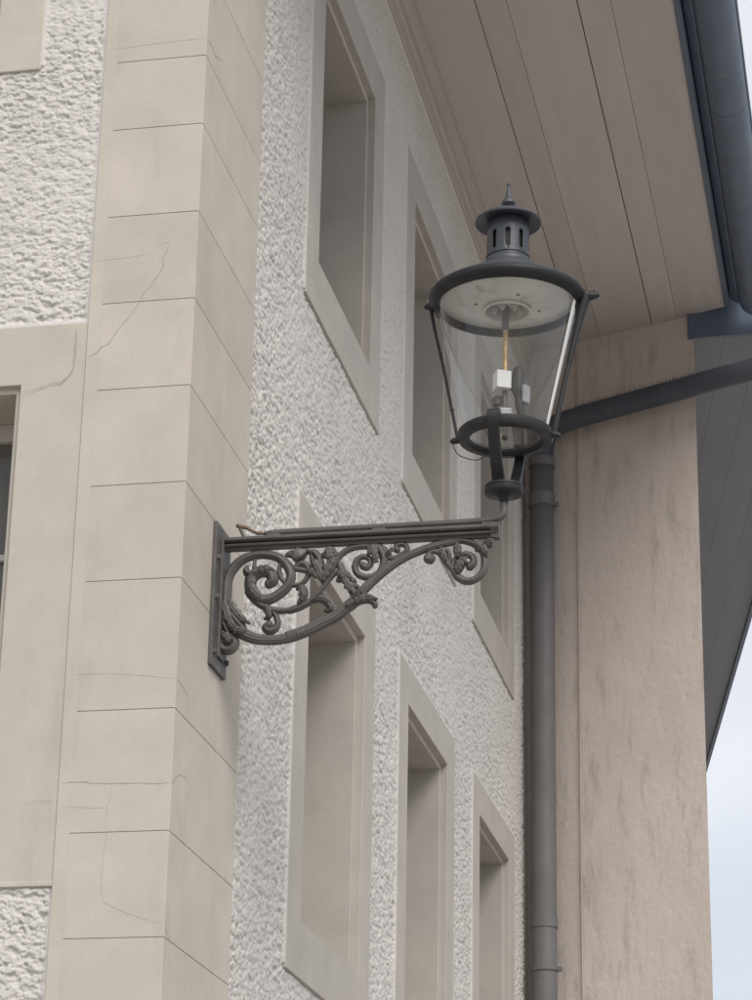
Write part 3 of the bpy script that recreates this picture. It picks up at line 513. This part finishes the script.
# the stained wall: displaced sheet with returns
nu, nv = 110, 640
v = []; f = []
from mathutils import noise as mnoise
nrm = Vector((-.384, -1, 0)).normalized()
for i in range(nu+1):
    x = -.02+(bx1+.02)*i/nu; y = A_END-.384*x
    for j in range(nv+1):
        z = 8.28*j/nv
        p = Vector((x, y, z))
        h = .0018*mnoise.noise(p*6)+.0009*mnoise.noise(p*34)
        r = mnoise.noise(Vector((x*46, y*46, z*30+7)))
        h += -.0055*max(0, r-.36) + .0011*max(0, mnoise.noise(p*48+Vector((3, 1, 0))))
        if i == nu: h *= .8
        v.append(p+nrm*(h))
for i in range(nu):
    for j in range(nv): f.append((i*(nv+1)+j, (i+1)*(nv+1)+j, (i+1)*(nv+1)+j+1, i*(nv+1)+j+1))
base_i = len(v)
L_ = 14.0
for j in range(nv+1):
    v.append(Vector((bx1+cdir[0]*L_, by1+cdir[1]*L_, 8.28*j/nv)))
for j in range(nv): f.append((nu*(nv+1)+j, base_i+j, base_i+j+1, nu*(nv+1)+j+1))
o = pydata('wall', [tuple(q) for q in v], f, 'stained', NB, True); o.data.set_sharp_from_angle(angle=math.radians(50))
# dark eaves along the receding side
ez = 8.06
def cpt(s, off): return (bx1+cdir[0]*s+off, by1+cdir[1]*s)
def slab(name, pts, z0, z1, m, parent):
    n = len(pts); vv = [(x, y, z0) for x, y in pts]+[(x, y, z1) for x, y in pts]
    ff = [tuple(range(n-1, -1, -1)), tuple(range(n, 2*n))]+[(i, (i+1) % n, n+(i+1) % n, n+i) for i in range(n)]
    o = pydata(name, vv, ff, m, parent); bm = bmesh.new(); bm.from_mesh(o.data); bmesh.ops.recalc_face_normals(bm, faces=bm.faces); bm.to_mesh(o.data); bm.free(); return o
OV = .80
for k in range(4):
    a0, a1 = -.02+k*(OV+.02)/4+.0006, -.02+(k+1)*(OV+.02)/4-.0006
    slab('soffit_board', [cpt(.02, a0), cpt(.02-.384*0, a1), cpt(L_, a1), cpt(L_, a0)], ez, ez+.03, 'dark_board', NB)
slab('soffit_backing', [cpt(.01, -.02), cpt(.01, OV), cpt(L_, OV), cpt(L_, -.02)], ez+.032, ez+.06, 'dark_board', NB)
slab('eaves_fascia', [cpt(.0, OV+.002), cpt(.0, OV+.03), cpt(L_, OV+.03), cpt(L_, OV+.002)], ez-.03, ez+.20, 'gutter', NB)
fd = Vector((1, -.384, 0)).normalized()
slab('end_fascia', [(1.022, A_END-.384*1.022-.030), (1.80, by1-.035), (1.80, by1+.015), (1.022, A_END-.384*1.022-.012)], ez-.02, 8.282, 'gutter', NB)
slab('roof', [cpt(-.02, OV+.05), cpt(L_, OV+.05), cpt(L_, -4.0), cpt(2.0, -4.0), cpt(2.0, -.3), cpt(-.02, -.3)], 8.285, 8.45, 'tile', NB)
# thin cable down the stained wall
cb = sweep('wall_cable', [(.322+ .002*math.sin(k), A_END-.384*.322-.012, z_, .0042) for k, z_ in enumerate(np.linspace(8.15, .01, 12))], 'cable', None, 8, 4)
tag(cb, 'thin pale cable running straight down the stained beige wall', 'cable')

# ================================================================== wall lamp: cast bracket and gas lantern
LY = .42                                     # bracket plane
LX = .914                                    # lantern axis
LP = empty('wall_lamp'); tag(LP, 'black glass gas lantern on a scrolled cast iron wall bracket', 'wall lamp')
# ---- bracket
BR = prism('bracket', [(LY-.030, 4.4245), (LY+.030, 4.4245), (LY+.033, 4.4215), (LY+.033, 4.4145), (LY+.028, 4.411), (LY+.012, 4.4095), (LY+.012, 4.4065), (LY+.022, 4.4040), (LY+.024, 4.4005), (LY+.022, 4.3970), (LY+.010, 4.3945), (LY+.010, 4.3875), (LY-.010, 4.3875), (LY-.010, 4.3945), (LY-.022, 4.3970), (LY-.024, 4.4005), (LY-.022, 4.4040), (LY-.012, 4.4065), (LY-.012, 4.4095), (LY-.028, 4.411), (LY-.033, 4.4145), (LY-.033, 4.4215)], 'x', .012, .893, 'iron', LP)
prism('bar_end', [(LY-.034, 4.427), (LY+.034, 4.427), (LY+.034, 4.412), (LY+.020, 4.400), (LY+.016, 4.384), (LY-.016, 4.384), (LY-.020, 4.400), (LY-.034, 4.412)], 'x', .872, .899, 'iron', BR)
box('wall_plate', -.001, .013, .335, .515, 3.990, 4.462, 'iron', BR, .003, 2)
box('plate_rib', .013, .022, .385, .455, 4.03, 4.42, 'iron', BR, .003, 2)
for y_, z_ in ((.352, 4.345), (.352, 4.215), (.495, 4.040), (.495, 4.30), (.352, 4.035)):
    bm = bmesh.new(); bmesh.ops.create_cone(bm, cap_ends=True, segments=6, radius1=.0105, radius2=.009, depth=.012)
    for q in bm.verts: q.co = Vector((.0185+q.co.z, y_+q.co.x, z_+q.co.y))
    bm_obj('bolt', bm, 'iron', BR)
for name, pts in STRANDS:
    q = [(x, LY, z, r*(1.25 if name in ('leaf', 'petal', 'leaf_tip', 'pendant') else 1.18)) for x, z, r in pts]
    if name == 'arm': sweep('arm', q, 'iron', BR, 48, 7, flute=11, famp=.075, flat=1.0)
    elif name in ('leaf', 'petal', 'leaf_tip'): sweep(name, q, 'iron', BR, 24, 7, flute=4, famp=.16, flat=1.5)
    elif name in ('pendant', 'leaf_loop'): sweep(name, q, 'iron', BR, 18, 6, flute=5, famp=.14, flat=1.2)
    else: sweep(name, q, 'iron', BR, 28, 8, flute=4, famp=.10, flat=1.1)
for i, (name, x, z, r) in enumerate(KNOBS):
    bm = bmesh.new(); bmesh.ops.create_uvsphere(bm, u_segments=20, v_segments=12, radius=r)
    for q in bm.verts:
        k = 1+.22*mnoise.noise(q.co*(1.6/r)+Vector((i*3.1, 0, 0))); q.co = q.co*k; q.co = Vector((q.co.x+x, q.co.y*1.35+LY, q.co.z+z))
    bm_obj('leaf_knob', bm, 'iron', BR, True)
# acanthus leaves laid over the scrolls: lobed, ribbed, curling blades
def acanthus(x, z, ang, L_a, W_a, curl, y_off, lobes=4):
    nu_, nv_ = 22, 9; v = []; f = []; px_, pz_, a = x, z, ang
    for i in range(nu_+1):
        t = i/nu_; a = ang+curl*t*t; ds = L_a/nu_
        if i: px_ += ds*math.cos(a); pz_ += ds*math.sin(a)
        w = .72*W_a*(math.sin(math.pi*min(.97, .12+.86*t))**.8)*(1+.26*math.cos(2*math.pi*lobes*t))*.5
        nx, nz_ = -math.sin(a), math.cos(a)
        for j in range(nv_+1):
            s = 2*j/nv_-1
            y = y_off-.006*math.sin(math.pi*t)-.004*(1-s*s)+.0022*math.cos(3*math.pi*s)+.004*abs(s)**3+.010*max(0, t-.8)/.2
            v.append((px_+nx*w*s, LY+y, pz_+nz_*w*s))
    for i in range(nu_):
        for j in range(nv_):
            k = i*(nv_+1)+j; f.append((k, k+1, k+nv_+2, k+nv_+1))
    o = pydata('acanthus_leaf', v, f, 'iron', BR, True)
    md = o.modifiers.new('thick', 'SOLIDIFY'); md.thickness = .006; md.offset = 0
    return o
for lf in LEAVES: acanthus(*lf)
def ring_at(name, c, d, R0, r0, m, parent):
    bm = bmesh.new(); d = Vector(d).normalized(); rot = d.to_track_quat('Z', 'Y'); nu_, nv_ = 28, 8; vs = []
    for i in range(nu_):
        for j in range(nv_):
            a = 2*math.pi*i/nu_; b_ = 2*math.pi*j/nv_
            p = Vector(((R0+r0*math.cos(b_))*math.cos(a), (R0+r0*math.cos(b_))*math.sin(a), r0*math.sin(b_)))
            vs.append(bm.verts.new(rot @ p + Vector(c)))
    for i in range(nu_):
        for j in range(nv_):
            i2, j2 = (i+1) % nu_, (j+1) % nv_
            bm.faces.new((vs[i*nv_+j], vs[i2*nv_+j], vs[i2*nv_+j2], vs[i*nv_+j2]))
    return bm_obj(name, bm, m, parent, True)
for k in (-1, 0, 1):
    d = Vector((.92, 0, .39)); c = Vector((.2746, LY, 4.1048))+d*k*.0085
    ring_at('arm_collar', c, d, .0145, .0052, 'iron', BR)
for z_ in (4.2605, 4.2515, 4.2425): ring_at('arm_collar', (.0265, LY, z_), (.05, 0, 1), .0135, .0042, 'iron', BR)
# gas pipe along the bar with elbow, saddles, valve lever
sweep('gas_pipe', [(.150, LY, 4.4420, .0075), (.20, LY, 4.4425, .0108), (.45, LY, 4.4430, .0108), (.70, LY, 4.4440, .0108), (.83, LY, 4.4450, .0112), (.88, LY, 4.4490, .0122), (.910, LY, 4.4640, .0130), (LX-.003, LY, 4.4930, .0135), (LX-.002, LY, 4.535, .0135)], 'iron', BR, 16, 8)
for x_ in (.178, .518, .866): box('pipe_saddle', x_-.022, x_+.022, LY-.020, LY+.020, 4.4235, 4.4345, 'iron', BR, .002, 1)
sweep('valve_lever', [(.152, LY, 4.4415, .0055), (.121, LY, 4.4455, .0055), (.100, LY, 4.4560, .0052), (.086, LY, 4.4650, .0062), (.070, LY, 4.4690, .0070), (.058, LY, 4.4730, .0075)], 'rust_rod', BR, 10, 5)
sweep('valve_stem', [(.060, LY, 4.472, .0050), (.070, LY, 4.452, .0052), (.083, LY, 4.424, .0058)], 'iron', BR, 10, 4)

# ---- lantern
LN = lathe('lantern', [(.240, 5.216), (.250, 5.212), (.2545, 5.205), (.2535, 5.194), (.246, 5.184), (.232, 5.176), (.224, 5.174), (.221, 5.178), (.221, 5.204), (.234, 5.208)], LX, LY, 'black_iron', LP, 96, True)
lathe('roof', [(.066, 5.338), (.075, 5.335), (.079, 5.328), (.078, 5.320), (.086, 5.312), (.104, 5.301), (.112, 5.294), (.114, 5.288), (.128, 5.282), (.180, 5.256), (.225, 5.230), (.243, 5.216), (.243, 5.209), (.232, 5.209), (.17, 5.245), (.10, 5.285), (.066, 5.30)], LX, LY, 'blue_metal', LN, 96, True)
# chimney with cut vent slots
seg = 81; zr = [5.318, 5.345, 5.350, 5.362, 5.366, 5.428, 5.432, 5.446, 5.486]
rr = [.0695, .0690, .0680, .0680, .0680, .0675, .0675, .0672, .0670]
v = []; f = []
for z_, r_ in zip(zr, rr):
    for i in range(seg):
        a = 2*math.pi*(i-.5)/seg-.35; v.append((LX+r_*math.cos(a), LY+r_*math.sin(a), z_))
for j in range(len(zr)-1):
    for i in range(seg):
        s9 = i % 9
        if (j == 4 and s9 in (3, 4, 5)) or (j in (3, 5) and s9 == 4): continue
        f.append((j*seg+i, j*seg+(i+1) % seg, (j+1)*seg+(i+1) % seg, (j+1)*seg+i))
o = pydata('chimney', v, f, 'blue_metal', LN, True)
md = o.modifiers.new('thick', 'SOLIDIFY'); md.thickness = .003; md.offset = -1
lathe('flue', [(.057, 5.310), (.057, 5.484)], LX, LY, 'black_iron', LN, 32)
for z_ in (5.336, 5.350): ring_at('chimney_band', (LX, LY, z_), (0, 0, 1), .0690, .0035, 'blue_metal', LN)
for i in range(9):
    a = 2*math.pi*(i+.0)/9; ball('rivet', (LX+.0685*math.cos(a), LY+.0685*math.sin(a), 5.359), .0032, 'blue_metal', LN, seg=8)
lathe('cap', [(.0, 5.522), (.030, 5.519), (.062, 5.510), (.090, 5.496), (.1075, 5.483), (.1095, 5.478), (.1070, 5.474), (.100, 5.475), (.080, 5.481), (.0, 5.485)], LX, LY, 'blue_metal', LN, 72)
lathe('finial', [(.0, 5.629), (.004, 5.628), (.0068, 5.623), (.0072, 5.617), (.0045, 5.611), (.0042, 5.606), (.0070, 5.600), (.0080, 5.590), (.0105, 5.577), (.0140, 5.567), (.0200, 5.560), (.0228, 5.554), (.0222, 5.547), (.0150, 5.542), (.0100, 5.536), (.0120, 5.528), (.0200, 5.521), (.024, 5.516)], LX, LY, 'blue_metal', LN, 32)
lathe('reflector', [(.074, 5.166), (.150, 5.182), (.2205, 5.200), (.2205, 5.204), (.074, 5.172)], LX, LY, 'enamel', LN, 72, True)
lathe('burner_cup', [(.078, 5.164), (.079, 5.158), (.075, 5.154), (.070, 5.157), (.068, 5.174), (.060, 5.196), (.0, 5.198)], LX, LY, 'enamel', LN, 48)
for i in range(6):
    a = 2*math.pi*i/6+.3; ball('gas_mantle', (LX+.040*math.cos(a), LY+.040*math.sin(a), 5.168), .0135, 'mantle', LN, (.8, .8, 1.5), 12)
for a in (.35, 1.9, 3.6, 5.2): ball('reflector_screw', (LX+.105*math.cos(a), LY+.105*math.sin(a), 5.171), .006, 'rust_rod', LN, (1, 1, .5), 10)
lathe('glass', [(.2225, 5.176), (.203, 5.085), (.182, 4.985), (.158, 4.872), (.1305, 4.734)], LX, LY, 'lantern_glass', LN, 128)
lathe('lower_ring', [(.127, 4.744), (.144, 4.744), (.1510, 4.737), (.1515, 4.720), (.146, 4.711), (.122, 4.708), (.114, 4.714), (.1135, 4.728), (.118, 4.734), (.125, 4.736)], LX, LY, 'black_iron', LN, 96, True)
lathe('bottom_glass', [(.1150, 4.721), (.06, 4.7212), (.0, 4.7214)], LX, LY, 'bottom_glass', LN, 64)
for s in (-1, 1):
    rt = .0050 if s < 0 else .0085
    sweep('frame_rod', [(LX+s*.250, LY, 5.188, rt*1.3), (LX+s*.2310, LY, 5.095, rt), (LX+s*.200, LY, 4.960, rt), (LX+s*.153, LY, 4.728, rt)], 'black_iron', LN, 10, 5)
    if s > 0: sweep('rod_gusset', [(LX+.252, LY, 5.198, .020), (LX+.243, LY, 5.155, .017), (LX+.226, LY, 5.080, .012), (LX+.200, LY, 4.96, .009)], 'black_iron', LN, 12, 5)
    e_ = .288 if s > 0 else .262
    sweep('ring_lug', [(LX+s*.246, LY, 5.196, .017), (LX+s*(e_-.014), LY, 5.196, .0145), (LX+s*e_, LY, 5.197, .0105)], 'black_iron', LN, 12, 4)
    ball('lug_nut', (LX+s*(e_-.004), LY, 5.210), .0075, 'rust_rod' if s < 0 else 'blue_metal', LN, (1, 1, 1.1), 10)
    sweep('ring_lug', [(LX+s*.145, LY, 4.724, .012), (LX+s*.158, LY, 4.722, .011), (LX+s*.168, LY, 4.720, .0095)], 'black_iron', LN, 12, 4)
# added white strip that paints the bright highlight on the glass edge
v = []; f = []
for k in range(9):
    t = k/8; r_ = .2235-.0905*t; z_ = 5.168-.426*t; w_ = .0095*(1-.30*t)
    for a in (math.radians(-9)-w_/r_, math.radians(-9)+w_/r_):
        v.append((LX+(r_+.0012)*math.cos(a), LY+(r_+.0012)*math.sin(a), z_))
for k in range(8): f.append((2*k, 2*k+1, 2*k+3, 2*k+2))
o = pydata('highlight_strip', v, f, 'highlight_white', LN); md = o.modifiers.new('thick', 'SOLIDIFY'); md.thickness = .002
for t_ in (.35, .8):
    ring_at('rod_clamp', (LX-.250+.097*t_, LY, 5.188-.450*t_), (.22, 0, -1), .0060, .0020, 'iron', LN)
# fork: two flat prongs from the base to the near and far side of the lower ring
def strap(name, pts, w, t, m, parent, rx=0):
    """flat bar in the y-z plane, w wide in x"""
    Q = catmull([(0, y, z, 0) for y, z in pts], 8); T = np.gradient(Q[:, :3], axis=0); T /= np.linalg.norm(T, axis=1)[:, None]
    v = []; f = []
    for k, (q, t0) in enumerate(zip(Q[:, :3], T)):
        nn = np.array((0, -t0[2], t0[1])); ww = w*(1-.12*math.sin(math.pi*k/(len(Q)-1)))
        for sx, sn in ((-1, -.6), (-.86, -1), (.86, -1), (1, -.6), (1, .6), (.86, 1), (-.86, 1), (-1, .6)):
            p = np.array((LX-.003+rx, LY, 0))+q+np.array((sx*ww/2, 0, 0))+nn*sn*t/2; v.append(tuple(p))
    n = len(Q)
    for j in range(n-1):
        for i in range(8): f.append((j*8+i, j*8+(i+1) % 8, j*8+8+(i+1) % 8, j*8+8+i))
    f += [tuple(range(7, -1, -1)), tuple((n-1)*8+i for i in range(8))]
    o = pydata(name, v, f, m, parent, False); bm = bmesh.new(); bm.from_mesh(o.data); bmesh.ops.recalc_face_normals(bm, faces=bm.faces); bm.to_mesh(o.data); bm.free(); return o
strap('fork_prong', [(-.026, 4.550), (-.040, 4.578), (-.082, 4.615), (-.128, 4.670), (-.156, 4.712), (-.161, 4.737), (-.148, 4.751), (-.130, 4.744)], .042, .018, 'black_iron', LN, -.012)
strap('fork_prong', [(.026, 4.550), (.040, 4.578), (.082, 4.615), (.128, 4.670), (.150, 4.702), (.161, 4.727), (.156, 4.746), (.136, 4.744)], .038, .018, 'black_iron', LN, .027)
lathe('base_collar', [(.0, 4.561), (.052, 4.561), (.0600, 4.558), (.0615, 4.553), (.0612, 4.550), (.0595, 4.5485), (.0615, 4.547), (.0620, 4.536), (.0595, 4.5305), (.050, 4.528), (.024, 4.526), (.016, 4.518), (.0135, 4.500)], LX-.002, LY, 'black_iron', LN, 48)
# gas works inside the glass
sweep('gas_rod', [(LX-.004, LY, 5.168, .0080), (LX-.004, LY, 5.05, .0080), (LX-.004, LY, 4.932, .0080)], 'brass', LN, 12, 3)
sweep('gas_sleeve', [(LX-.004, LY, 5.172, .0115), (LX-.004, LY, 5.10, .0110)], 'iron', LN, 12, 2)
def rot_box(name, cx, cy, cz, sx, sy, sz, a, m, parent, bv=.003):
    bm = bmesh.new(); add_box(bm, -sx/2, sx/2, -sy/2, sy/2, -sz/2, sz/2)
    for q in bm.verts:
        x, y = q.co.x, q.co.y; q.co = Vector((cx+x*math.cos(a)-y*math.sin(a), cy+x*math.sin(a)+y*math.cos(a), cz+q.co.z))
    return bm_obj(name, bm, m, parent, False, bv, 2)
rot_box('control_box', LX-.012, LY-.010, 4.912, .048, .048, .060, math.radians(28), 'plastic', LN)
sweep('supply_tube', [(LX-.004, LY, 4.880, .009), (LX-.002, LY, 4.80, .009), (LX-.002, LY, 4.722, .010)], 'iron', LN, 12, 3)
sweep('regulator', [(LX+.040, LY-.006, 4.945, .018), (LX+.040, LY-.006, 4.915, .0215), (LX+.040, LY-.006, 4.880, .021), (LX+.042, LY-.006, 4.850, .013), (LX+.046, LY-.006, 4.822, .015), (LX+.050, LY-.006, 4.795, .011)], 'black_iron', LN, 16, 5)
rot_box('bracket_plate', LX+.060, LY+.006, 4.880, .006, .022, .085, math.radians(-18), 'iron', LN, .002)
rot_box('tube_clamp', LX+.018, LY, 4.890, .050, .014, .012, 0, 'iron', LN, .002)
rot_box('valve_body', LX-.002, LY, 4.800, .040, .040, .036, math.radians(20), 'grey_plate', LN, .006)
sweep('earth_wire', [(LX-.165, LY, 4.717, .0016), (LX-.166, LY, 4.705, .0016), (LX-.152, LY, 4.676, .0016), (LX-.125, LY, 4.660, .0016), (LX-.090, LY+.02, 4.660, .0016), (LX-.062, LY+.05, 4.690, .0016), (LX-.055, LY+.10, 4.712, .0016)], 'black_iron', LN, 6, 5)

rot_box('fitting_cover', LX+.066, LY-.012, 4.862, .010, .030, .060, math.radians(-30), 'grey_plate', LN, .002)
sweep('ignition_lead', [(LX+.046, LY-.006, 4.80, .005), (LX+.035, LY-.02, 4.772, .004), (LX+.010, LY-.03, 4.765, .004), (LX-.018, LY-.02, 4.785, .004), (LX-.034, LY, 4.83, .004)], 'black_iron', LN, 8, 5)
rot_box('junction_block', LX-.030, LY+.01, 4.852, .022, .03, .030, math.radians(40), 'iron', LN, .003)
# the lantern leans a touch away from the wall
for o in [LN]+list(LN.children):
    for q in o.data.vertices:
        if q.co.z > 4.53: q.co.x += .013*(q.co.z-4.53)
